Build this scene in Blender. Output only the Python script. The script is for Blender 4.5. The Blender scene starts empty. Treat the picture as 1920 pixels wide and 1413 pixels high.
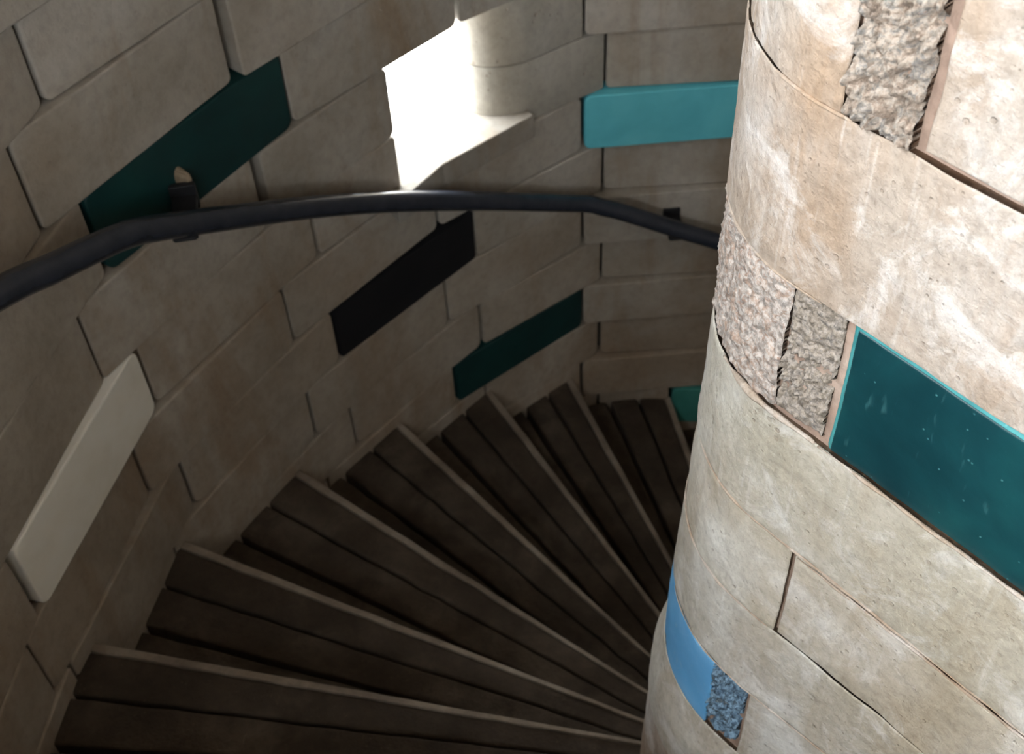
import bpy, math, random
from mathutils import Vector, Matrix, noise
R_ = math.radians
U = 0.76            # metres per survey unit
ZF = 6.40           # survey height of the foot of the tower below the eye
random.seed(4)
COL = bpy.context.scene.collection

def W(x, y, z):
    return (x * U, y * U, (z + ZF) * U)

# ------------------------------------------------------------------ helpers
class MB:
    def __init__(self):
        self.v = []; self.f = []; self.c = []; self.sm = []
    def add(self, verts, faces, tint=(0.5, 0.5, 0.5), smooth=False):
        o = len(self.v)
        self.v += [W(*p) for p in verts]
        for f in faces:
            self.f.append(tuple(i + o for i in f)); self.c.append(tint); self.sm.append(smooth)
    def build(self, name, mat, parent=None, origin=None):
        me = bpy.data.meshes.new(name)
        vs = self.v
        if origin is not None:
            ox = Vector(W(*origin)); vs = [tuple(Vector(p) - ox) for p in vs]
        me.from_pydata(vs, [], self.f)
        a = me.color_attributes.new('tint', 'FLOAT_COLOR', 'CORNER')
        k = 0; data = []
        for i, p in enumerate(me.polygons):
            p.use_smooth = self.sm[i]
            for _ in range(p.loop_total):
                data += [*self.c[i], 1.0]
        a.data.foreach_set('color', data)
        me.materials.append(mat); me.update()
        o = bpy.data.objects.new(name, me); COL.objects.link(o)
        if origin is not None: o.location = W(*origin)
        if parent is not None:
            o.parent = parent
            o.matrix_parent_inverse = Matrix.Translation(-Vector(parent.location))
        return o

def tag(o, label=None, cat=None, group=None, kind=None):
    if label: o['label'] = label
    if cat: o['category'] = cat
    if group: o['group'] = group
    if kind: o['kind'] = kind
    return o

def empty(name, p):
    o = bpy.data.objects.new(name, None); COL.objects.link(o); o.location = W(*p)
    o.empty_display_size = .05
    return o

def prism(mb, poly, z0, z1, tint=(.5, .5, .5)):
    n = len(poly)
    v = [(x, y, z0) for x, y in poly] + [(x, y, z1) for x, y in poly]
    f = [tuple(range(n))[::-1], tuple(range(n, 2 * n))]
    f += [(i, (i + 1) % n, n + (i + 1) % n, n + i) for i in range(n)]
    mb.add(v, f, tint)

# ------------------------------------------------------------------ materials
def mat(name):
    m = bpy.data.materials.new(name); m.use_nodes = True
    nt = m.node_tree; nt.nodes.clear()
    out = nt.nodes.new('ShaderNodeOutputMaterial'); b = nt.nodes.new('ShaderNodeBsdfPrincipled')
    nt.links.new(b.outputs[0], out.inputs[0])
    return m, nt, b
def N(nt, t, **k):
    n = nt.nodes.new(t)
    for a, v in k.items():
        if a in n.inputs: n.inputs[a].default_value = v
        else: setattr(n, a, v)
    return n
def noise_n(nt, co, scale, detail=6, rough=.6, dist=0.):
    n = nt.nodes.new('ShaderNodeTexNoise'); n.inputs['Scale'].default_value = scale
    n.inputs['Detail'].default_value = detail; n.inputs['Roughness'].default_value = rough
    n.inputs['Distortion'].default_value = dist; nt.links.new(co, n.inputs['Vector']); return n.outputs[0]
def ramp(nt, s, stops):
    r = nt.nodes.new('ShaderNodeValToRGB'); e = r.color_ramp.elements
    while len(e) < len(stops): e.new(.5)
    for el, (p, c) in zip(e, stops):
        el.position = p; el.color = (*c, 1) if len(c) == 3 else c
    nt.links.new(s, r.inputs[0]); return r.outputs[0]
def mix(nt, fac, a, b, mode='MIX'):
    m = nt.nodes.new('ShaderNodeMix'); m.data_type = 'RGBA'; m.blend_type = mode
    for s, v in ((m.inputs[0], fac), (m.inputs[6], a), (m.inputs[7], b)):
        if isinstance(v, (int, float)): s.default_value = v
        elif isinstance(v, tuple): s.default_value = (*v, 1)
        else: nt.links.new(v, s)
    return m.outputs[2]
def math_n(nt, op, a, b=None):
    m = nt.nodes.new('ShaderNodeMath'); m.operation = op
    for s, v in ((m.inputs[0], a), (m.inputs[1], b)):
        if v is None: continue
        if isinstance(v, (int, float)): s.default_value = v
        else: nt.links.new(v, s)
    return m.outputs[0]
def position(nt, sx=1, sy=1, sz=1):
    g = nt.nodes.new('ShaderNodeNewGeometry')      # world position: one continuous stone texture
    m = nt.nodes.new('ShaderNodeMapping'); m.inputs['Scale'].default_value = (sx, sy, sz)
    nt.links.new(g.outputs['Position'], m.inputs[0]); return m.outputs[0]
def bump(nt, b, h, strength, dist, prev=None):
    n = nt.nodes.new('ShaderNodeBump'); n.inputs['Strength'].default_value = strength
    n.inputs['Distance'].default_value = dist; nt.links.new(h, n.inputs['Height'])
    if prev is not None: nt.links.new(prev, n.inputs['Normal'])
    nt.links.new(n.outputs[0], b.inputs['Normal']); return n.outputs[0]

def stone(name, base, dark, light, stain, stain_amt=.5, sc=1., pit=.5, rough=.85, streak=True, bm=1., tintamt=.5, spots=True, blotch=0.):
    base, dark, light, stain = [tuple(x * .80 for x in q_) for q_ in (base, dark, light, stain)]
    m, nt, b = mat(name)
    co = position(nt); st = position(nt, 1, 1, .25)
    n1 = noise_n(nt, co, 2.2 * sc, 6, .6, .3)
    c = ramp(nt, n1, [(.28, dark), (.5, base), (.72, light)])
    s1 = noise_n(nt, st if streak else co, 3.7 * sc, 5, .65, .6)
    f = ramp(nt, s1, [(.50, (0, 0, 0)), (.72, (1, 1, 1))])
    c = mix(nt, math_n(nt, 'MULTIPLY', f, stain_amt), c, stain)
    s2 = noise_n(nt, co, 1.3 * sc, 4, .6, 1.0)
    c = mix(nt, math_n(nt, 'MULTIPLY', ramp(nt, s2, [(.46, (0, 0, 0)), (.66, (1, 1, 1))]), stain_amt * .55), c, stain)
    if blotch:
        s3 = noise_n(nt, co, 5.5 * sc, 7, .72, .8)
        c = mix(nt, math_n(nt, 'MULTIPLY', ramp(nt, s3, [(.52, (0, 0, 0)), (.64, (1, 1, 1))]), blotch), c, (.86, .83, .80))
        vs = position(nt, 60, 60, 5)
        c = mix(nt, math_n(nt, 'MULTIPLY', ramp(nt, noise_n(nt, vs, 1., 3, .6), [(.60, (0, 0, 0)), (.72, (1, 1, 1))]), blotch * .5), c, (.90, .87, .84))
        s4 = noise_n(nt, co, 90, 3, .7)
        c = mix(nt, .5, c, ramp(nt, s4, [(.3, (.72, .70, .68)), (.5, (1, 1, 1)), (.75, (1.15, 1.15, 1.15))]), 'MULTIPLY')
    n2 = noise_n(nt, co, 38 * sc, 4, .7)
    c = mix(nt, .35, c, ramp(nt, n2, [(.3, (.55, .55, .55)), (.55, (1, 1, 1)), (.8, (1.12, 1.12, 1.12))]), 'MULTIPLY')
    at = nt.nodes.new('ShaderNodeAttribute'); at.attribute_name = 'tint'
    tm = mix(nt, tintamt, (1, 1, 1), mix(nt, 1., at.outputs['Color'], (2, 2, 2), 'MULTIPLY'))
    c = mix(nt, 1., c, tm, 'MULTIPLY')
    if spots:
        v = nt.nodes.new('ShaderNodeTexVoronoi'); v.inputs['Scale'].default_value = 34 * sc
        nt.links.new(co, v.inputs['Vector'])
        n3 = noise_n(nt, co, 9 * sc, 2, .5)
        d = math_n(nt, 'ADD', v.outputs['Distance'], math_n(nt, 'MULTIPLY', n3, .55))
        pits = ramp(nt, d, [(.33, (0, 0, 0)), (.40, (1, 1, 1))])
        c = mix(nt, math_n(nt, 'MULTIPLY', math_n(nt, 'SUBTRACT', 1., pits), pit * .5), c, (.22, .15, .10))
    nt.links.new(c, b.inputs['Base Color']); b.inputs['Roughness'].default_value = rough
    b.inputs['Specular IOR Level'].default_value = .3
    p = bump(nt, b, noise_n(nt, co, 14 * sc, 8, .65), .35 * bm, .010)
    p = bump(nt, b, n2, .35 * bm, .003, p)
    if spots: bump(nt, b, pits, .8 * pit, .004, p)
    return m

M_WALL = stone('outer_wall_stone', (.45, .40, .335), (.34, .29, .23), (.56, .52, .46), (.28, .175, .085), .7, 1., .25)
M_JAMB = stone('window_stone', (.47, .43, .36), (.37, .33, .27), (.56, .52, .45), (.34, .27, .18), .4, 1., .7)
M_COL = stone('inner_wall_stone', (.53, .44, .36), (.42, .33, .25), (.68, .63, .58), (.43, .28, .17), .85, 1.7, .6, bm=2.2, blotch=.38)
M_COLG = stone('inner_wall_stone_grey', (.66, .605, .51), (.50, .445, .34), (.82, .79, .73), (.42, .31, .19), .6, 1.7, .5, bm=1.8, blotch=.35)
M_MORT = stone('pink_mortar', (.47, .32, .24), (.36, .24, .18), (.60, .46, .37), (.30, .20, .15), .5, 2.5, .8)
M_JOINT = stone('joint_mortar', (.10, .085, .065), (.05, .045, .035), (.17, .14, .11), (.07, .05, .03), .5, 2., .3, spots=False)
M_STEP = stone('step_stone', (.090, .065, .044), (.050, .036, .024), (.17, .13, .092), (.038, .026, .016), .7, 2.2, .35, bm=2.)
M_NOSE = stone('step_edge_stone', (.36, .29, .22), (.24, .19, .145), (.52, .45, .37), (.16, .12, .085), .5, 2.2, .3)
M_OUT = stone('outside_paving', (.72, .68, .64), (.62, .58, .54), (.8, .77, .74), (.6, .5, .45), .4, .4, .1, spots=False)

def glaze(name, base, dark, light, rough, sc=1., scratch=True, worn=None):
    m, nt, b = mat(name); co = position(nt)
    c = ramp(nt, noise_n(nt, co, 6 * sc, 5, .6, .5), [(.3, dark), (.5, base), (.72, light)])
    if scratch:
        v = nt.nodes.new('ShaderNodeTexVoronoi'); v.inputs['Scale'].default_value = 55
        nt.links.new(co, v.inputs['Vector'])
        c = mix(nt, ramp(nt, v.outputs['Distance'], [(.05, (.45, .45, .45)), (.09, (0, 0, 0))]), c, worn or light)
        st = position(nt, 90, 20, 12)
        c = mix(nt, ramp(nt, noise_n(nt, st, 2., 2, .5), [(.66, (0, 0, 0)), (.78, (.22, .22, .22))]), c, worn or light)
    nt.links.new(c, b.inputs['Base Color']); b.inputs['Roughness'].default_value = rough
    b.inputs['Specular IOR Level'].default_value = .4
    bump(nt, b, noise_n(nt, co, 30, 6, .6), .12, .004)
    return m
M_AQUA = glaze('aqua_paint', (.13, .56, .64), (.11, .50, .58), (.16, .61, .68), .6, 1., False)
M_AQUA2 = glaze('green_aqua_paint', (.05, .26, .22), (.04, .21, .18), (.07, .31, .27), .6, 1., False)
M_TEAL = glaze('dark_teal_paint', (.003, .034, .033), (.002, .024, .024), (.005, .046, .042), .55, 1., False)
M_TEALN = glaze('deep_teal_paint', (.005, .040, .046), (.003, .026, .032), (.008, .068, .070), .38, 1., True, (.10, .28, .28))
M_TEALE = glaze('worn_teal_edge', (.055, .26, .26), (.035, .19, .19), (.10, .36, .35), .5, 3., True, (.2, .45, .43))
M_BLACK = glaze('black_paint', (.003, .003, .004), (.002, .002, .003), (.005, .005, .006), .9, 1., False)
M_WHITE = glaze('white_paint', (.90, .85, .74), (.84, .78, .66), (.93, .89, .80), .55, 1., False)
M_BLUE = glaze('sky_blue_paint', (.13, .38, .66), (.10, .33, .60), (.20, .46, .72), .55, 1.5, True, (.45, .55, .6))

def aggregate(name, cols, sc, kk=.72):
    m, nt, b = mat(name); co = position(nt)
    v = nt.nodes.new('ShaderNodeTexVoronoi'); v.inputs['Scale'].default_value = sc * 1.6; v.feature = 'SMOOTH_F1'
    wn = nt.nodes.new('ShaderNodeTexNoise'); wn.inputs['Scale'].default_value = sc * .8; nt.links.new(co, wn.inputs['Vector'])
    wc = mix(nt, .012, co, wn.outputs[1], 'ADD'); nt.links.new(wc, v.inputs['Vector'])
    c = ramp(nt, noise_n(nt, co, sc * .9, 7, .72, 1.2), [(.30 + .40 * p_, tuple(q_ * kk for q_ in c_)) for p_, c_ in cols])
    c = mix(nt, .6, c, ramp(nt, noise_n(nt, co, sc * 2.2, 4, .7), [(.38, (.22, .21, .20)), (.56, (1.1, 1.1, 1.1))]), 'MULTIPLY')  # dark noise paints the shadows between the grit into the colour
    nt.links.new(c, b.inputs['Base Color']); b.inputs['Roughness'].default_value = .9
    p = bump(nt, b, math_n(nt, 'SUBTRACT', 1., v.outputs['Distance']), .6, .006)
    bump(nt, b, noise_n(nt, co, 160, 4, .7), .5, .003, p)
    return m
M_AGG = aggregate('exposed_aggregate', [(0, (.16, .12, .09)), (.3, (.38, .28, .21)), (.55, (.50, .41, .33)), (.8, (.26, .24, .22)), (1, (.45, .29, .20))], 70)
M_AGG2 = aggregate('pink_rough_stone', [(0, (.48, .30, .21)), (.3, (.56, .41, .32)), (.6, (.72, .64, .57)), (.85, (.52, .33, .24)), (1, (.40, .33, .27))], 60)
M_AGG3 = aggregate('dark_aggregate', [(0, (.14, .12, .10)), (.3, (.36, .29, .22)), (.6, (.50, .42, .35)), (.9, (.20, .18, .16)), (1, (.55, .24, .09))], 80)
M_AGGB = aggregate('blue_aggregate', [(0, (.02, .03, .04)), (.3, (.10, .17, .25)), (.55, (.30, .46, .60)), (.75, (.04, .06, .08)), (1, (.40, .46, .48))], 60)

m, nt, b = mat('grey_rail_metal'); M_RAIL = m
co = position(nt)
nt.links.new(ramp(nt, noise_n(nt, co, 20, 5, .6), [(.3, (.028, .033, .046)), (.7, (.042, .048, .064))]), b.inputs['Base Color'])
b.inputs['Roughness'].default_value = .24; b.inputs['Metallic'].default_value = .2
bump(nt, b, noise_n(nt, co, 60, 4, .6), .08, .002)
m, nt, b = mat('black_bracket_metal'); M_BRK = m
b.inputs['Base Color'].default_value = (.005, .005, .007, 1); b.inputs['Roughness'].default_value = .6
M_PATCH = stone('broken_plaster', (.40, .31, .21), (.22, .16, .10), (.52, .42, .31), (.2, .14, .08), .6, 8, .8)

# ------------------------------------------------------------------ outer wall geometry
CX, CY = 1.9408, 1.0817
LV = [-1.3621, -1.5866, -1.8579, -2.1176, -2.3853, -2.6404, -2.8912, -3.1349, -3.3871, -3.6290, -3.8632, -4.1042]
LV = {i: z for i, z in enumerate(LV)}
for i in range(12, 21): LV[i] = LV[i - 1] - .2435
for i in range(-1, -16, -1): LV[i] = LV[i + 1] + .25
# joint angle (deg, about the tower centre) for odd / even courses and radius of each fold of the faceted wall
FOLD = {0: (108.7, 107.4, 3.055), 1: (119.3, 117.6, 3.288), 2: (131.9, 129.0, 3.267), 3: (145.1, 141.8, 3.260),
        4: (158.0, 155.4, 3.302), 5: (169.8, 168.3, 3.257)}
for k in range(6, 24): FOLD[k] = (169.8 + 13.2 * (k - 5), 167.4 + 13.2 * (k - 5), 3.278)
for k, (a_, r_) in {-1: (96.7, 2.80), -2: (83., 2.62), -3: (70., 2.75), -4: (58., 3.05)}.items(): FOLD[k] = (a_, a_ - 1.5, r_)
def rw(a):
    a = (a - 58.) % 360 + 58.
    ks = sorted(FOLD)
    for k0, k1 in zip(ks[:-1], ks[1:]):
        a0, a1 = FOLD[k0][0], FOLD[k1][0]
        if a0 <= a <= a1: return FOLD[k0][2] + (FOLD[k1][2] - FOLD[k0][2]) * (a - a0) / (a1 - a0)
    return 3.278
NF = 23
def pol(a, r): return (CX + r * math.cos(R_(a)), CY + r * math.sin(R_(a)))
def fold_pt(k, course):
    o, e, r = FOLD[k]
    return pol(o if course % 2 else e, r)

def wall_block(mb, p0, p1, zt, zb, rc=.022, gap=(.0055, .0055), vg=.0022, proud=0., thick=.10, tint=(.5, .5, .5), bev=.007, wob=.0012):
    """flat faced block on the chord p0 -> p1, rounded in its corners, its arris rounded too"""
    a = Vector((*p0, 0)); b = Vector((*p1, 0)); t = (b - a).normalized(); L = (b - a).length
    n = Vector((-t.y, t.x, 0))
    mid = (a + b) / 2
    if n.dot(Vector((CX, CY, 0)) - mid) < 0: n = -n           # towards the stair
    s0, s1 = gap[0], L - gap[1]; h0, h1 = zb + vg, zt - vg
    seed = random.random() * 100
    def loop(ins, depth):
        pts = []; r = max(rc - ins * .6, .004)
        for cx, cz, a0 in ((s1 - ins - r, h1 - ins - r, 0), (s0 + ins + r, h1 - ins - r, 90), (s0 + ins + r, h0 + ins + r, 180), (s1 - ins - r, h0 + ins + r, 270)):
            for q in range(6):
                an = R_(a0 + 18 * q)
                pts.append((cx + r * math.cos(an), cz + r * math.sin(an)))
        # subdivide long edges and let them wander a little
        out = []
        for i in range(len(pts)):
            p, q = pts[i], pts[(i + 1) % len(pts)]
            d = math.hypot(q[0] - p[0], q[1] - p[1]); m = max(1, int(d / .06))
            for j in range(m):
                x = p[0] + (q[0] - p[0]) * j / m; y = p[1] + (q[1] - p[1]) * j / m
                out.append((x, y))
        cs, cz = (s0 + s1) / 2, (h0 + h1) / 2
        res = []
        for x, y in out:
            w = noise.noise(Vector((x * 9 + seed, y * 9, 0))) * wob * 2
            x2 = x + w * (1 if x > cs else -1) * .6; y2 = y + w * (1 if y > cz else -1) * .6
            res.append(tuple(a + t * x2 + n * (proud - depth))[:2] + (y2,))
        return res
    # loop point counts must agree: build on the outer outline, inset by scaling towards it
    base = loop(0, 0); cnt = len(base)
    loops = [(0, thick), (0, bev), (bev * .12, bev * .5), (bev * .45, bev * .15), (bev, 0)]
    V = []
    ctr_s, ctr_z = (s0 + s1) / 2, (h0 + h1) / 2; hs, hz = (s1 - s0) / 2, (h1 - h0) / 2
    for ins, dep in loops:
        for (x, y, z) in base:
            s = (Vector((x, y, 0)) - a).dot(t)
            s = ctr_s + (s - ctr_s) * (1 - ins / hs); zz = ctr_z + (z - ctr_z) * (1 - ins / hz)
            q = a + t * s + n * (proud - dep); V.append((q.x, q.y, zz))
    F = []
    for k in range(len(loops) - 1):
        for i in range(cnt):
            j = (i + 1) % cnt
            F.append((k * cnt + i, k * cnt + j, (k + 1) * cnt + j, (k + 1) * cnt + i))
    F.append(tuple(range(cnt))[::-1]); F.append(tuple(range((len(loops) - 1) * cnt, len(loops) * cnt)))
    mb.add(V, F, tint)

def tint(v=None, warm=None):
    v = random.uniform(.41, .57) if v is None else v
    w = random.uniform(-.02, .045) if warm is None else warm
    return (v + w, v, v - w)

special = {(5, 0): 'aqua', (12, -1): 'aqua2', (9, 1): 'teal_low', (6, 2): 'black', (2, 3): 'teal_high', (4, 4): 'white'}
wall = MB(); jamb = MB()
blocks = {}
TOP, BOT = -13, 18
def opening2(c, k):     # unseen openings added beside and behind the viewer to balance the light
    return -12 <= c <= -8 and k in OPEN2 or -6 <= c <= -4 and k in OPEN3 or -11 <= c <= -8 and k == 10
OPEN2 = (5, 6); OPEN3 = (8, 9)
for c in range(TOP, BOT):
    for k in range(-4, NF):
        if k >= 22 and False: continue
        p1, p0 = fold_pt(k, c), fold_pt(k + 1, c)     # p0 = far left, p1 = right
        if FOLD[k + 1][0] - FOLD[-4][0] > 360 - 1: break
        key = (c, k)
        if opening2(c, k): continue
        g0 = g1 = .0055; pr = random.uniform(-.004, .004); th = .10
        if c in (1, 3) and k == 2: g0 = .028; pr = .016 if c == 1 else .004        # these blocks stand proud at their left end
        if c == 3 and k == 2 or c == 4 and k == 2: p1 = (-.352, 3.40); th = .30; g1 = 0; pr = .003
        if c in (3, 4) and k == 1: continue                     # rounded window stones, built below
        if c == 2 and k in (1, 2): th = .34
        if key == (12, -1): p0 = (1.255, 3.925)
        if key in special and key != (12, -1):
            blocks[special[key]] = (p0, p1, LV[c], LV[c + 1], pr); continue
        if c == 12 and k == 0: p1 = (.768, 3.968)
        tn = tint()
        base = {-1: 12, 0: 11, 1: 10, 2: 9, 3: 7, 4: 5, 5: 4}.get(k)
        if base is not None:                    # grimier and warmer towards the steps
            h = max(0., min(1., (base - c) / 6.))
            tn = tint(random.uniform(.43, .50) * (1 - h) + random.uniform(.51, .58) * h, (.055 + random.uniform(-.01, .02)) * (1 - h) + random.uniform(-.012, .012) * h)
            if k <= 1 and c <= 6: tn = tuple(x + .05 for x in tn)  # upper right-hand blocks tinted paler to make up for weak light there
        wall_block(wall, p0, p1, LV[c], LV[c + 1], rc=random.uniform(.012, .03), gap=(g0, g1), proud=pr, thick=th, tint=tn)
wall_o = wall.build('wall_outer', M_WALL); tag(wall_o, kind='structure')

# solid backing of the outer wall (what shows in the open joints), pierced by the window and the unseen light openings
shell = MB()
def shell_cell(a0, a1, zt, zb, r0=.112, r1=.40):
    prism(shell, [pol(a0, rw(a0) + r0), pol(a0, rw(a0) + r1), pol(a1, rw(a1) + r1), pol(a1, rw(a1) + r0)], zb, zt)
def win1(a, z): return 128.6 < a < 133.3 and LV[5] < z < LV[3]
W1A, W1B = 123.6, 134.8
O2A, O2B = FOLD[5][0], FOLD[7][1]; O4A, O4B = FOLD[10][0], FOLD[11][1]; O3A, O3B = FOLD[8][0], FOLD[10][1]
edges = sorted(set([58 + 3 * i for i in range(120)] + [W1A, W1B, O2A, O2B, O3A, O3B, O4A, O4B]))
for a0, a1 in zip(edges[:-1], edges[1:]):
    am = (a0 + a1) / 2
    zs = [LV[TOP], LV[BOT]]
    if W1A < am < W1B: segs = [(LV[TOP], LV[3]), (LV[5], LV[BOT])]
    elif O2A < am < O2B: segs = [(LV[TOP], LV[-12]), (LV[-7], LV[BOT])]
    elif O3A < am < O3B: segs = [(LV[TOP], LV[-6]), (LV[-3], LV[BOT])]
    elif O4A < am < O4B: segs = [(LV[TOP], LV[-11]), (LV[-7], LV[BOT])]
    else: segs = [(LV[TOP], LV[BOT])]
    for zt, zb in segs: shell_cell(a0, a1, zt, zb)
sh = shell.build('wall_core', M_JOINT); tag(sh, kind='structure')

# ---- the window: rounded right-hand stones, projecting sill
win = empty('window_1', (-.15, 3.75, LV[5])); tag(win, kind='structure')
def arc_pts(p0, c, p1, n=14):
    return [tuple(Vector(p0) * (1 - t) ** 2 + Vector(c) * 2 * t * (1 - t) + Vector(p1) * t * t) for t in [i / n for i in range(n + 1)]]
def round_stone(mb, c, tn):
    rj = fold_pt(1, c)
    end = (-.20, 4.14)
    d = Vector(rj) - Vector((.03, 3.745)); d.normalize()
    rj2 = tuple(Vector(rj) - d * .007)
    front = [rj2, tuple(Vector(rj) * .5 + Vector((.115, 3.802)) * .5)] + arc_pts((.115, 3.802), (-.125, 3.715), (-.150, 3.94), 26) + [end]
    back = [(end[0] + .08, end[1] + .12), tuple(Vector(rj2) + Vector((-.20, .34)))]
    z1, z0 = LV[c] - .002, LV[c + 1] + .002
    b = .006
    poly = front + back; n = len(poly)
    def inset(e):
        out = []
        for i, p in enumerate(poly):
            a_, b_ = Vector(poly[i - 1]), Vector(poly[(i + 1) % n])
            t = (b_ - a_).normalized(); nn = Vector((t.y, -t.x))
            cc = Vector((.2, 4.0)); 
            if nn.dot(cc - Vector(p)) < 0: nn = -nn
            out.append(tuple(Vector(p) + nn * e))
        return out
    lay = [(b, z0), (b * .3, z0 + b * .3), (0, z0 + b), (0, z1 - b), (b * .3, z1 - b * .3), (b, z1)]
    V = []; F = []
    for e, z in lay:
        V += [(x, y, z) for x, y in inset(e)]
    for k in range(len(lay) - 1):
        for i in range(n):
            j = (i + 1) % n; F.append((k * n + i, k * n + j, (k + 1) * n + j, (k + 1) * n + i))
    F.append(tuple(range(n))[::-1]); F.append(tuple(range((len(lay) - 1) * n, len(lay) * n)))
    mb.add(V, F, tn, smooth=False)
round_stone(jamb, 3, (.5, .5, .5)); round_stone(jamb, 4, (.49, .49, .49))
jo = jamb.build('window_frame', M_JAMB, win)
md = jo.modifiers.new('smooth', 'EDGE_SPLIT'); md.split_angle = R_(35)
for p in jo.data.polygons: p.use_smooth = True
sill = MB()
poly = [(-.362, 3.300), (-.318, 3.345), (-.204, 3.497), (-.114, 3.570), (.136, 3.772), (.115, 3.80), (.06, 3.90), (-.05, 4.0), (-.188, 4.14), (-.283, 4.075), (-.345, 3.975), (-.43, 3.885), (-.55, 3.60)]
prism(sill, poly, -2.69, -2.59, (.40, .40, .40))  # darker tint stands in for the shade on the sill's front
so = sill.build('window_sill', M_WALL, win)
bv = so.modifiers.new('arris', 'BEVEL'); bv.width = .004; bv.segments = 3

# ---- painted blocks set in the outer wall
def painted(key, name, m, label, cat='block', **kw):
    p0, p1, zt, zb, pr = blocks[key]
    mb = MB(); wall_block(mb, p0, p1, zt, zb, proud=kw.pop('proud', pr + .004), **kw)
    o = mb.build(name, m, origin=((p0[0] + p1[0]) / 2, (p0[1] + p1[1]) / 2, zb))
    return tag(o, label, cat)
painted('aqua', 'painted_block', M_AQUA, 'bright aqua painted wall block above the handrail, right of the window', rc=.026)
blocks['aqua2'] = ((.772, 3.968), (1.25, 3.925), LV[12], LV[13], 0)
painted('aqua2', 'painted_block', M_AQUA2, 'small green aqua painted block low in the wall at the far foot of the stairs', rc=.03)
painted('teal_low', 'painted_block', M_TEAL, 'dark teal painted wall block just above the far steps, below the handrail')
painted('teal_high', 'painted_block', M_TEAL, 'large dark teal painted wall block left of the window, behind the rail bracket', rc=.03)
painted('black', 'painted_block', M_BLACK, 'black painted wall block under the middle of the handrail', rc=.014)
painted('white', 'painted_block', M_WHITE, 'long off-white painted wall block low on the near left wall', rc=.03, gap=(.02, .014), proud=.005)

# ------------------------------------------------------------------ ceiling and floor of the tower
fl = MB(); prism(fl, [pol(a, 3.67) for a in range(0, 360, 6)], LV[BOT] - .12, LV[BOT])
tag(fl.build('floor', M_STEP), kind='structure')
ce = MB(); prism(ce, [pol(a, 3.67) for a in range(0, 360, 6)], LV[TOP], LV[TOP] + .15)
tag(ce.build('ceiling', M_WALL), kind='structure')

# ------------------------------------------------------------------ steps
SX, SY = 1.125, 1.243
NA = {1: 165.6, 2: 153.3, 3: 140.4, 4: 128.2, 5: 117.0, 6: 107.5, 7: 97.3}
for k in range(8, 16): NA[k] = NA[k - 1] - 10.6
for k in range(0, -5, -1): NA[k] = NA[k + 1] + 12.2
def zt_(k): return -2.96 - .244 * (k - 1)
def ray_to_wall(ang, r=None):
    if r is None or r > 3.2:
        p = ray_to_wall(ang, 2.9); q = p
        for _ in range(6):
            a = math.degrees(math.atan2(q[1] - CY, q[0] - CX)); q = ray_to_wall(ang, rw(a) - .0 if rw(a) <= 3.2 else 3.1999 + 0 * rw(a)); 
            rr = rw(a)
            if rr > 3.2: q = _rtw(ang, rr)
        return q
    return _rtw(ang, r)
def _rtw(ang, r):
    dx, dy = math.cos(R_(ang)), math.sin(R_(ang))
    ox, oy = SX - CX, SY - CY
    b_ = ox * dx + oy * dy; c_ = ox * ox + oy * oy - r * r
    t = -b_ + math.sqrt(b_ * b_ - c_); return (SX + dx * t, SY + dy * t)
def wedge(mb, a_hi, a_lo, z1, z0, tn, r_in=.50, wob=.0, crown=.006):
    """tread segment between two radial lines; slightly worn top with rounded arrises"""
    nr, na = 26, 7
    rows = []
    def pt(a, i):
        p = Vector((SX + r_in * math.cos(R_(a)), SY + r_in * math.sin(R_(a)))); q = Vector(ray_to_wall(a))
        return p.lerp(q, i / nr)
    V = []; F = []
    prof = [0, .03, .09, .3, .7, .91, .97, 1]; drop = [crown, crown * .3, 0, 0, 0, 0, crown * .3, crown]
    for i in range(nr + 1):
        for j, (u, d) in enumerate(zip(prof, drop)):
            a = a_hi + (a_lo - a_hi) * u
            p = pt(a, i)
            nz = noise.noise(Vector((p.x * 6, p.y * 6, z1 * 3))) * .004 + noise.noise(Vector((p.x * 25, p.y * 25, z1))) * .0018
            e = noise.noise(Vector((p.x * 14, p.y * 14, 7 + z1))) * .0035 * (1 if j in (0, 1, 6, 7) else 0)
            V.append((p.x + e, p.y + e, z1 - d + nz))
    m = len(prof)
    for i in range(nr):
        for j in range(m - 1):
            F.append((i * m + j, i * m + j + 1, (i + 1) * m + j + 1, (i + 1) * m + j))
    o = len(V)
    for i in range(nr + 1):
        for j in (0, m - 1):
            x, y, z = V[i * m + j]; V.append((x, y, z0))
    for i in range(nr):
        F.append((i * m, (i + 1) * m, o + (i + 1) * 2, o + i * 2))
        F.append(((i + 1) * m + m - 1, i * m + m - 1, o + i * 2 + 1, o + (i + 1) * 2 + 1))
    F.append(tuple([j for j in range(m)][::-1]) + (o, o + 1)); e0 = nr * m
    F.append(tuple(e0 + j for j in range(m)) + (o + nr * 2 + 1, o + nr * 2))
    F.append(tuple(x for i in range(nr) for x in ()) or (o, o + 1, o + nr * 2 + 1, o + nr * 2))
    mb.add(V, F, tn, smooth=False)
STEP_LABEL = {
    0: 'dark stone winder step at the very bottom edge of the picture, highest of the flight',
    1: 'dark stone winder step nearest the viewer with a pale edge along its far side',
    2: 'dark stone winder step whose edge meets the wall right of the long white block',
    3: 'dark stone winder step meeting the plain wall between the white and black blocks',
    4: 'dark stone winder step meeting the wall below the black painted block',
    5: 'dark stone winder step ending against the low dark teal block',
    6: 'dark stone winder step ending in the far corner right of the low dark teal block',
    7: 'dark stone winder step beside the small green aqua block at the far foot',
    8: 'lower winder step directly under the small green aqua block, half behind the pillar'}
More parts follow.
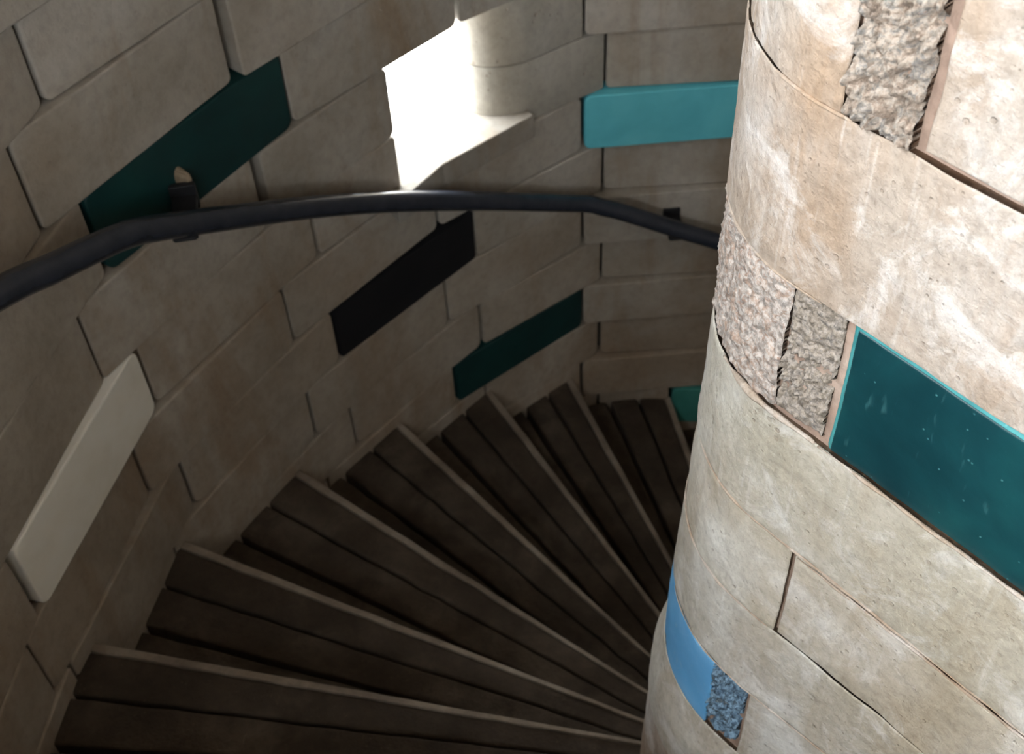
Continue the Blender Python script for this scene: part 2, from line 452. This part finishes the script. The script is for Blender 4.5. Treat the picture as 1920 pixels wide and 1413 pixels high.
for k in range(-2, 13):
    hi, lo = NA[k - 1], NA[k]; sp = hi - lo
    zt = zt_(k); zb = zt - .244
    pm = ray_to_wall((hi + lo) / 2, 2.4)
    root = empty('stair_step', (pm[0], pm[1], zb))
    lab = STEP_LABEL.get(k)
    if lab is None: lab = 'dark stone winder step behind the viewer, out of the picture' if k < 0 else 'dark stone winder step further down, hidden behind the pillar'
    tag(root, lab, 'stair', 'winding stone steps going down')
    tr = MB()
    g = lambda w: w
    thick = hi - sp * .385; thin = hi - sp * .685
    nose = .65
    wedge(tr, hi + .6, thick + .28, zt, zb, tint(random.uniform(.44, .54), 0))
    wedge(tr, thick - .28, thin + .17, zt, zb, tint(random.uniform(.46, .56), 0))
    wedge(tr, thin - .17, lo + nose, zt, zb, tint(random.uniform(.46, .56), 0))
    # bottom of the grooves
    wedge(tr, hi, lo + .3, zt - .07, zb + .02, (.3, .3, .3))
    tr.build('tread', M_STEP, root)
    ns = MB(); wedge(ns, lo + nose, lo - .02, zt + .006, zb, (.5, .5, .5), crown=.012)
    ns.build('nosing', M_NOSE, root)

# ------------------------------------------------------------------ inner wall (rounded pillar end + flat face)
FLATS = [(217.8, .615), (114., .615), (24., .60), (310., .62)]
RC = .30
def corner(n1, d1, n2, d2):
    a1, a2 = R_(n1), R_(n2); d1 -= RC; d2 -= RC
    det = math.cos(a1) * math.sin(a2) - math.sin(a1) * math.cos(a2)
    return (SX + (d1 * math.sin(a2) - d2 * math.sin(a1)) / det, SY + (math.cos(a1) * d2 - math.cos(a2) * d1) / det)
curve = []      # points with outward normals, running: flat 1 (towards viewer) .. we start at its nose tangent
C1 = corner(*FLATS[0], *FLATS[1]); C2 = corner(*FLATS[1], *FLATS[2]); C3 = corner(*FLATS[2], *FLATS[3]); C4 = corner(*FLATS[3], *FLATS[0])
def arc(c, a0, a1, n=24):
    return [((c[0] + RC * math.cos(R_(a)), c[1] + RC * math.sin(R_(a)))) for a in [a0 + (a1 - a0) * i / n for i in range(n + 1)]]
loopP = arc(C1, 217.8, 114) + arc(C2, 114, 24) + arc(C3, 24, -50) + arc(C4, 310, 217.8)
loopP.append(loopP[0])
cum = [0.]
for a_, b_ in zip(loopP[:-1], loopP[1:]): cum.append(cum[-1] + math.hypot(b_[0] - a_[0], b_[1] - a_[1]))
PER = cum[-1]
import bisect
def cpt(s):
    """s > 0 runs along the flat face towards the viewer's right, s < 0 around the rounded end"""
    u = (-s) % PER
    i = min(bisect.bisect_right(cum, u) - 1, len(cum) - 2)
    t = (u - cum[i]) / max(cum[i + 1] - cum[i], 1e-9)
    a_, b_ = loopP[i], loopP[i + 1]
    return a_[0] + (b_[0] - a_[0]) * t, a_[1] + (b_[1] - a_[1]) * t
def cn(s):
    a_ = Vector(cpt(s - .004)); b_ = Vector(cpt(s + .004)); t = (b_ - a_).normalized()
    n = Vector((-t.y, t.x))
    p = Vector(cpt(s))
    if n.dot(p - Vector((SX, SY))) < 0: n = -n
    return n
DXZ = [(-9, .060), (-2.9, .055), (-2.45, .045), (-2.34, .024), (-2.1, .018), (-1.87, .009), (-1.63, .002), (-1.37, -.003), (5, 0)]
def dxz(z):
    for (z0, d0), (z1, d1) in zip(DXZ[:-1], DXZ[1:]):
        if z0 <= z <= z1: return d0 + (d1 - d0) * (z - z0) / (z1 - z0)
    return 0
def csurf(s, z, off=0.):
    p = Vector(cpt(s)); n = cn(s)
    sm = (s + PER / 2) % PER - PER / 2
    w = max(0., min(1., 1 - (sm - .05) / .25)) if sm > .05 else 1.
    q = p + n * (off + dxz(z) * w)
    return (q.x, q.y, z), n
CZ = [-.8298, -1.1127, -1.3673, -1.6275, -1.866, -2.0962, -2.3298]
while CZ[-1] > -6.2: CZ.append(CZ[-1] - .245)
while CZ[0] < 1.9: CZ.insert(0, CZ[0] + .262)
A0 = CZ.index(-.8298)          # index of the joint under the topmost visible course
def fbm(p, o=4):
    return noise.fractal(p, .6, 2.1, o)
def cblock(mb, s0, s1, zt, zb, off=0., ds=.012, dz=.012, bev=(.0035, .0035, .003, .003), depth=.03, relief=None, tn=(.5, .5, .5), wobble=.0022, bprof='round', tap=None):
    """stone shell following the pillar surface; bev = left, right, top, bottom widths; relief(s, z) adds depth"""
    def axis(a, b, step, e0, e1):
        pts = [a, a + e0 * .15, a + e0 * .5, a + e0]
        n = max(2, int((b - a - e0 - e1) / step)); lo, hi = a + e0, b - e1
        pts += [lo + (hi - lo) * i / n for i in range(1, n)]
        pts += [b - e1, b - e1 * .5, b - e1 * .15, b]; return pts
    S = axis(s0, s1, ds, bev[0], bev[1]); Z = axis(zb, zt, dz, bev[3], bev[2])
    seed = zt * 17.3 + s0 * 5
    V = []; F = []
    def prof(d, w):
        if d >= w: return 0.
        t = 1 - d / w
        return w * (1 - math.sqrt(max(0, 1 - t * t))) if bprof == 'round' else w * t
    for z in Z:
        for s in S:
            ez = wobble * noise.noise(Vector((s * 16, z * 3, 0))); es = wobble * noise.noise(Vector((s * 3, z * 16, 3)))
            d = max(prof(s - s0, bev[0]), prof(s1 - s, bev[1]), prof(zt - z, bev[2]), prof(z - zb, bev[3]))
            r = relief(s, z) if relief else 0.
            (x, y, zz), n = csurf(s + es, z + ez, 0)
            w = .0025 * fbm(Vector((x * 7, y * 7, zz * 7 + seed)), 3)
            k = off - d + r + w
            V.append((x + n.x * k, y + n.y * k, zz))
    m = len(S); q = len(Z)
    for i in range(q - 1):
        for j in range(m - 1):
            F.append((i * m + j, i * m + j + 1, (i + 1) * m + j + 1, (i + 1) * m + j))
    o = len(V)
    ring = [j for j in range(m)] + [i * m + m - 1 for i in range(1, q)] + [(q - 1) * m + j for j in range(m - 2, -1, -1)] + [i * m for i in range(q - 2, 0, -1)]
    for r_i in ring:
        i, j = divmod(r_i, m); (x, y, zz), n = csurf(S[j], Z[i], -depth); V.append((x, y, zz))
    L = len(ring)
    for i in range(L):
        F.append((ring[i], ring[(i + 1) % L], o + (i + 1) % L, o + i))
    mb.add(V, F, tn, smooth=True)

col = MB(); colg = MB()
SR = .95      # where the flat face turns away again, out of the picture
def row(mb, cuts, zt, zb, **kw):
    for a, b in zip(cuts[:-1], cuts[1:]):
        cblock(mb, a + .003, b - .003, zt, zb, tn=tint(random.uniform(.47, .54), random.uniform(-.01, .015)), **kw)
def hole(s, z):
    d = math.hypot((s - .305) * 1.0, z + 1.005)
    return -.012 * max(0, 1 - d / .010) if d < .010 else 0.
def pits(amp, sc, th=.35):
    def f(s, z):
        p = Vector((s * sc, z * sc, 3.1)); d, _ = noise.voronoi(p)
        g = noise.noise(Vector((s * 6, z * 6, 9)))
        return -amp * max(0, th - d[0]) / th if g > -.05 else 0.
    return f
NB = PER - SR
for i in range(len(CZ) - 1):
    zt, zb = CZ[i], CZ[i + 1]; c = i - A0       # c = -1 is the topmost visible course
    off2 = random.uniform(-.004, .004)
    back = [SR, SR + .62, SR + 1.2, SR + 1.75]
    tail = PER - .62
    back = [b for b in back if b < tail - .2]
    if c == -1:
        row(col, [-.62, .013], zt, zb + .0003, ds=.010, off=.001, relief=pits(.004, 60), bev=(.003, .003, .003, .0015)); row(col, [.125, SR] + back[1:] + [tail], zt, zb + .010, off=.003, bev=(.004, .004, .004, .004))
    elif c == 0:
        cblock(col, -.62, .60, zt - .0003, zb + .0010, bev=(.003, .003, .002, .002), ds=.009, dz=.009, relief=lambda s, z: hole(s, z) + pits(.003, 55, .3)(s, z), off=.004, tn=(.51, .5, .49))
        row(col, [.61, SR] + back[1:] + [tail], zt, zb)
    elif c == 1:
        row(col, [.60, SR] + back[1:] + [tail], zt, zb)
    elif c == 2:
        cblock(colg, -.62, .70, zt - .002, zb + .0005, off=.004, ds=.010, dz=.010, relief=pits(.003, 55, .28), tn=(.50, .5, .49)); row(colg, [.71, SR] + back[1:] + [tail], zt, zb)
    elif c == 3:
        cblock(colg, -.62, .079, zt - .0005, zb + .0008, off=.003, ds=.01, tn=(.52, .5, .46))
        cblock(colg, .086, .80, zt - .014, zb + .0005, off=.0, ds=.012, tn=(.52, .5, .48)); row(col, [.81, SR] + back[1:] + [tail], zt, zb)
    elif c == 4:
        row(colg, [-.62, .72, SR] + back[1:] + [tail], zt - .0005, zb + .0008, off=.003)
    elif c == 5:
        cblock(colg, .066, .60, zt - .0008, zb + .0005, off=.002, tn=(.50, .5, .5)); row(col, [.61, SR] + back[1:] + [tail], zt, zb)
    elif c == 6:
        row(colg, [-.62, .50, SR] + back[1:] + [tail], zt - .0005, zb + .0005, off=.004)
    else:
        sh_ = .2 * (i % 2)
        row(col, [-.62, .1 + sh_, .7 + sh_] + [b + sh_ for b in back[1:]] + [tail] if back[-1] + sh_ < tail - .15 else [-.62, .1 + sh_, .7 + sh_, 1.3 + sh_, tail], zt, zb, ds=.03, dz=.03)
wi = col.build('wall_inner', M_COL); tag(wi, kind='structure')
wg = colg.build('grey_courses', M_COLG, wi)
core = MB()
ns_ = 120; zz_ = [CZ[0]] + [CZ[0] - .1 * k for k in range(1, int((CZ[0] - CZ[-1]) / .1))] + [CZ[-1]]
V = []; F = []
for z in zz_:
    for j in range(ns_):
        s = PER * j / ns_
        (x, y, q), n = csurf(s, z, -.008 + .003 * noise.noise(Vector((s * 9, z * 9, 0)))); V.append((x, y, q))
for i in range(len(zz_) - 1):
    for j in range(ns_):
        F.append((i * ns_ + j, i * ns_ + (j + 1) % ns_, (i + 1) * ns_ + (j + 1) % ns_, (i + 1) * ns_ + j))
F.append(tuple(range(ns_))); F.append(tuple(range((len(zz_) - 1) * ns_, len(zz_) * ns_))[::-1])
core.add(V, F, (.5, .5, .5), True)
core.build('mortar', M_MORT, wi)
# raised mortar beads
bead = MB()
def beadline(s0, s1, z, r=.0045, dz=0., off=.004, n=60, fade=True):
    V = []; F = []; m = 8
    for i in range(n + 1):
        s = s0 + (s1 - s0) * i / n; zc = z + dz * i / n + .002 * noise.noise(Vector((s * 20, z, 1)))
        rr = r * (.75 + .6 * noise.noise(Vector((s * 30, z, 5)))) * (1 if not fade else math.sin(math.pi * min(1, max(0.02, i / n))) ** .3)
        p, nn = csurf(s, zc, off)
        for q in range(m):
            a = 2 * math.pi * q / m; V.append((p[0] + nn.x * rr * math.cos(a), p[1] + nn.y * rr * math.cos(a), zc + rr * math.sin(a)))
    for i in range(n):
        for q in range(m): F.append((i * m + q, i * m + (q + 1) % m, (i + 1) * m + (q + 1) % m, (i + 1) * m + q))
    F.append(tuple(range(m))[::-1]); F.append(tuple(n * m + q for q in range(m)))
    bead.add(V, F, (.56, .54, .52), True)
zc_ = lambda k: CZ[A0 + k]
beadline(-.14, .075, zc_(2), .0065, off=.004); beadline(.08, .60, zc_(2) - .002, .004, off=.004)
beadline(-.30, .60, zc_(3), .0035, off=.003); beadline(.09, .6, zc_(3) - .014, .0035, off=.0)
beadline(-.30, .07, zc_(4), .0035, off=.003); beadline(-.25, .04, zc_(1), .003, off=.004); beadline(-.12, .03, zc_(0) , .004, off=.003)
beadline(-.2, .4, zc_(5), .0025, off=.003)
bead.build('mortar_bead', M_COL, wi)

# ---- special stones in the inner wall
def rough(amp, sc, deep=0., seed=0.):
    def f(s, z):
        p = Vector((s * sc + seed, z * sc, seed)); d, _ = noise.voronoi(p)
        q = Vector((s * sc * 2.3, z * sc * 2.3, seed + 2)); d2, _ = noise.voronoi(q)
        return amp * (.5 - d[0]) * 1.1 + amp * .5 * (.5 - d2[0]) + amp * .6 * noise.noise(p * .5) - deep
    return f
mb = MB(); cblock(mb, .014, .112, zc_(-1), zc_(0) + .004, off=.0, ds=.0025, dz=.0025, bev=(.004, .005, .003, .006), relief=rough(.024, 60, -.006, 1.), wobble=.004, tn=(.5, .5, .5))
p_, _ = csurf(.06, zc_(0)); o = mb.build('broken_block', M_AGG, origin=p_); tag(o, 'broken stone block with coarse exposed pebbles at the top of the pillar', 'block')

t_ = empty('weathered_block', csurf(0, zc_(2))[0]); tag(t_, 'pink weathered rough block on the rounded pillar edge, left of the deep teal block', 'block')
mb = MB(); cblock(mb, -.62, -.012, zc_(1) - .002, zc_(2) + .004, off=.002, ds=.005, dz=.004, bev=(.004, .004, .005, .006), relief=lambda s, z: rough(.006, 75, .0, 4.)(s, z) + .005 * noise.noise(Vector((s * 22, z * 14, 8))) + 2.2 * pits(.003, 40, .4)(s, z), wobble=.003)
mb.build('plaster_face', M_AGG2, t_)
mb = MB()
def mixr(s, z):
    k = max(0, min(1, (zc_(1) - .07 - z) / .05)) * max(0, min(1, (z - zc_(2) - .035) / .03))
    return rough(.005 + .014 * k, 80, .001 * k, 8.)(s, z)
cblock(mb, -.009, .078, zc_(1) - .002, zc_(2) + .012, off=-.001, ds=.0022, dz=.0022, bev=(.003, .003, .004, .008), relief=mixr, wobble=.003)
mb.build('pebbled_face', M_AGG3, t_)['label'] = 'dark pebbly broken face'

t_ = empty('painted_block', csurf(.35, zc_(2))[0]); tag(t_, 'large deep teal painted block with worn light edge on the near wall', 'block')
mb = MB(); cblock(mb, .0835, .595, zc_(1) - .001, zc_(2) + .004, off=-.0015, ds=.012, bev=(.012, .004, .006, .001), depth=.03, wobble=.0018, bprof='lin')
mb.build('worn_edge', M_TEALE, t_)['label'] = 'light teal worn bevelled edge'
mb = MB(); cblock(mb, .0985, .592, zc_(1) - .0085, zc_(2) + .0045, off=.001, ds=.012, bev=(.003, .003, .003, .003), depth=.02, wobble=.0010)
mb.build('painted_face', M_TEALN, t_)

t_ = empty('painted_block', csurf(-.1, zc_(6))[0]); tag(t_, 'sky blue painted block with a broken pebbly end on the pillar edge', 'block')
mb = MB(); cblock(mb, -.60, -.020, zc_(5) - .003, zc_(6) + .002, off=.003, ds=.008, dz=.008, bev=(.004, .004, .004, .005), relief=pits(.0025, 55, .3))
mb.build('painted_face', M_BLUE, t_)
mb = MB()
def chip(s, z):
    lim = zc_(6) + .012 + .03 * max(0, (s - .0) / .06)
    return rough(.018, 72, -.001, 12.)(s, z) - (.03 if z < lim else 0)
cblock(mb, -.021, .058, zc_(5) - .003, zc_(6) + .004, off=.0, ds=.0022, dz=.0022, bev=(.001, .003, .004, .004), relief=chip, wobble=.003)
mb.build('broken_end', M_AGGB, t_)['label'] = 'rough blue and black pebbly broken end'

# ------------------------------------------------------------------ handrail
RP = [(-1.20, 1.10, -1.33), (-1.185, 1.45, -1.485), (-1.078, 1.936, -1.704), (-1.027, 2.101, -1.784), (-.961, 2.276, -1.862), (-.925, 2.362, -1.905), (-.895, 2.43, -1.95), (-.795, 2.618, -2.082),
      (-.578, 2.953, -2.320), (-.357, 3.218, -2.525), (-.081, 3.481, -2.749),  (.245, 3.722, -2.973), (.345, 3.772, -3.024), (.398, 3.79, -3.058), (.488, 3.80, -3.10), (.713, 3.83, -3.228),
      (.928, 3.83, -3.325), (1.2, 3.80, -3.45), (1.6, 3.68, -3.62)]
def catmull(P, n=8):
    out = []
    Q = [Vector(p) for p in P]
    for i in range(len(Q) - 1):
        p0 = Q[max(i - 1, 0)]; p1 = Q[i]; p2 = Q[i + 1]; p3 = Q[min(i + 2, len(Q) - 1)]
        for j in range(n):
            t = j / n
            out.append(.5 * ((2 * p1) + (p2 - p0) * t + (2 * p0 - 5 * p1 + 4 * p2 - p3) * t * t + (-p0 + 3 * p1 - 3 * p2 + p3) * t ** 3))
    out.append(Q[-1]); return out
def tube(mb, pts, r, m=28, tn=(.5, .5, .5)):
    V = []; F = []; n = len(pts)
    for i, p in enumerate(pts):
        t = (pts[min(i + 1, n - 1)] - pts[max(i - 1, 0)]).normalized()
        sx = t.cross(Vector((0, 0, 1))).normalized(); sy = sx.cross(t)
        for q in range(m):
            a = 2 * math.pi * q / m; V.append(tuple(p + sx * r * math.cos(a) + sy * r * math.sin(a)))
    for i in range(n - 1):
        for q in range(m): F.append((i * m + q, i * m + (q + 1) % m, (i + 1) * m + (q + 1) % m, (i + 1) * m + q))
    F.append(tuple(range(m))[::-1]); F.append(tuple((n - 1) * m + q for q in range(m)))
    mb.add(V, F, tn, True)
hr = empty('handrail', (-.2, 3.3, -2.7)); tag(hr, 'dark grey round metal handrail winding down the outer wall', 'handrail')
mb = MB(); tube(mb, catmull(RP), .0355); mb.build('rail', M_RAIL, hr)
def bracket(rp, ang, wp=None):
    p = Vector(rp); wx, wy = wp or pol(ang, rw(ang) - .008)
    out = Vector((wx - p.x, wy - p.y, 0)); L = out.length; out.normalize(); sd = Vector((-out.y, out.x, 0)); up = Vector((0, 0, 1))
    b = MB()
    def box(a, bb, w, h, dz=0.):
        V = []
        for t in (a, bb):
            for i, j in ((-1, -1), (1, -1), (1, 1), (-1, 1)):
                V.append(tuple(p + out * t + sd * w * i + up * (h * j + dz)))
        b.add(V, [(0, 1, 2, 3)[::-1], (4, 5, 6, 7), (0, 1, 5, 4), (1, 2, 6, 5), (2, 3, 7, 6), (3, 0, 4, 7)])
    box(-.012, L, .034, .012, -.034)           # flat arm under the rail, into the wall
    box(L - .018, L + .004, .036, .040, -.03)  # wall plate
    box(-.018, .018, .030, .005, -.040)        # clip under the rail
    o = b.build('bracket', M_BRK, hr); bv = o.modifiers.new('b', 'BEVEL'); bv.width = .002; bv.segments = 2
bracket((-.850, 2.518, -2.012), 151.5, (-.875, 2.685))
bracket((.713, 3.83, -3.228), 113.0, (.707, 3.965))
bracket((-1.185, 1.45, -1.485), 174.0)
# broken plaster round the upper bracket's fixing
pm = MB()
wx, wy = pol(150.0, 3.243); n = Vector((CX - wx, CY - wy, 0)).normalized(); sd = Vector((-n.y, n.x, 0))
V = [tuple(Vector((wx, wy, -2.000)) + n * .0255)]
for q in range(14):
    a = 2 * math.pi * q / 14; r = .014 * (1 + .7 * noise.noise(Vector((q * 1.7, 3, 1))))
    V.append(tuple(Vector((wx, wy, -2.000)) + n * .018 + sd * r * math.cos(a) * .7 + Vector((0, 0, 1)) * r * math.sin(a) * 1.3))
for q in range(14):
    a = 2 * math.pi * q / 14; V.append(tuple(Vector((wx, wy, -2.000)) - n * .03 + sd * .03 * math.cos(a) * .7 + Vector((0, 0, 1)) * .03 * math.sin(a) * 1.3))
F = [(0, 1 + q, 1 + (q + 1) % 14) for q in range(14)] + [(1 + q, 15 + q, 15 + (q + 1) % 14, 1 + (q + 1) % 14) for q in range(14)]
pm.add(V, F); o = pm.build('plaster_patch', M_PATCH, hr); o['label'] = 'pale crumbled plaster round the fixing'

# ------------------------------------------------------------------ outside, seen through the window
g = MB(); prism(g, [(-60, -60), (60, -60), (60, 60), (-60, 60)], LV[BOT] - .4, LV[BOT] - .13)
tag(g.build('ground', M_OUT), kind='structure')

# ------------------------------------------------------------------ light
sc = bpy.context.scene
w = bpy.data.worlds.new('sky'); sc.world = w; w.use_nodes = True
bg = w.node_tree.nodes['Background']; bg.inputs[0].default_value = (.87, .94, 1., 1); bg.inputs[1].default_value = 22.0
def portal(name, a, zt, zb, width):
    l = bpy.data.lights.new(name, 'AREA'); l.shape = 'RECTANGLE'; l.size = width * U; l.size_y = (zt - zb) * U
    l.cycles.is_portal = True
    o = bpy.data.objects.new(name, l); COL.objects.link(o)
    x, y = pol(a, 3.278 + .38); o.location = W(x, y, (zt + zb) / 2)
    d = Vector((CX - x, CY - y, 0)); o.rotation_euler = d.to_track_quat('-Z', 'Z').to_euler()
    return o
portal('window_daylight', (W1A + W1B) / 2 + .0, LV[3], LV[5], .62)
portal('added_side_daylight', (O2A + O2B) / 2, LV[-12], LV[-7], 1.5)  # added opening out of view, there to brighten the far wall
portal('unseen_upper_daylight', (O4A + O4B) / 2, LV[-11], LV[-7], .75)  # unseen opening behind the viewer, placed for the rail highlight
portal('added_rear_daylight', (O3A + O3B) / 2, LV[-6], LV[-3], 1.5)  # added opening out of view, sized to even out light on the pillar

# ------------------------------------------------------------------ camera
cam = bpy.data.cameras.new('camera'); co_ = bpy.data.objects.new('camera', cam); COL.objects.link(co_)
pt_, rl = .8143875, -.05445635
Rv = Vector((1, 0, 0)); Fv = Vector((0, math.cos(pt_), -math.sin(pt_))); Uv = Rv.cross(Fv)
R2 = math.cos(rl) * Rv + math.sin(rl) * Uv; U2 = -math.sin(rl) * Rv + math.cos(rl) * Uv
mt = Matrix((R2, U2, -Fv)).transposed().to_4x4(); mt.translation = Vector(W(0, 0, 0)); co_.matrix_world = mt
cam.sensor_width = 36; cam.lens = 2262.04 / 1920 * 36; cam.clip_start = .02
cam.dof.use_dof = True; cam.dof.focus_distance = 1.75 * U; cam.dof.aperture_fstop = 9
sc.camera = co_
sc.view_settings.view_transform = 'Standard'; sc.view_settings.look = 'None'
sc.view_settings.gamma = 1; sc.view_settings.use_curve_mapping = False
sc.view_settings.exposure = 0.86
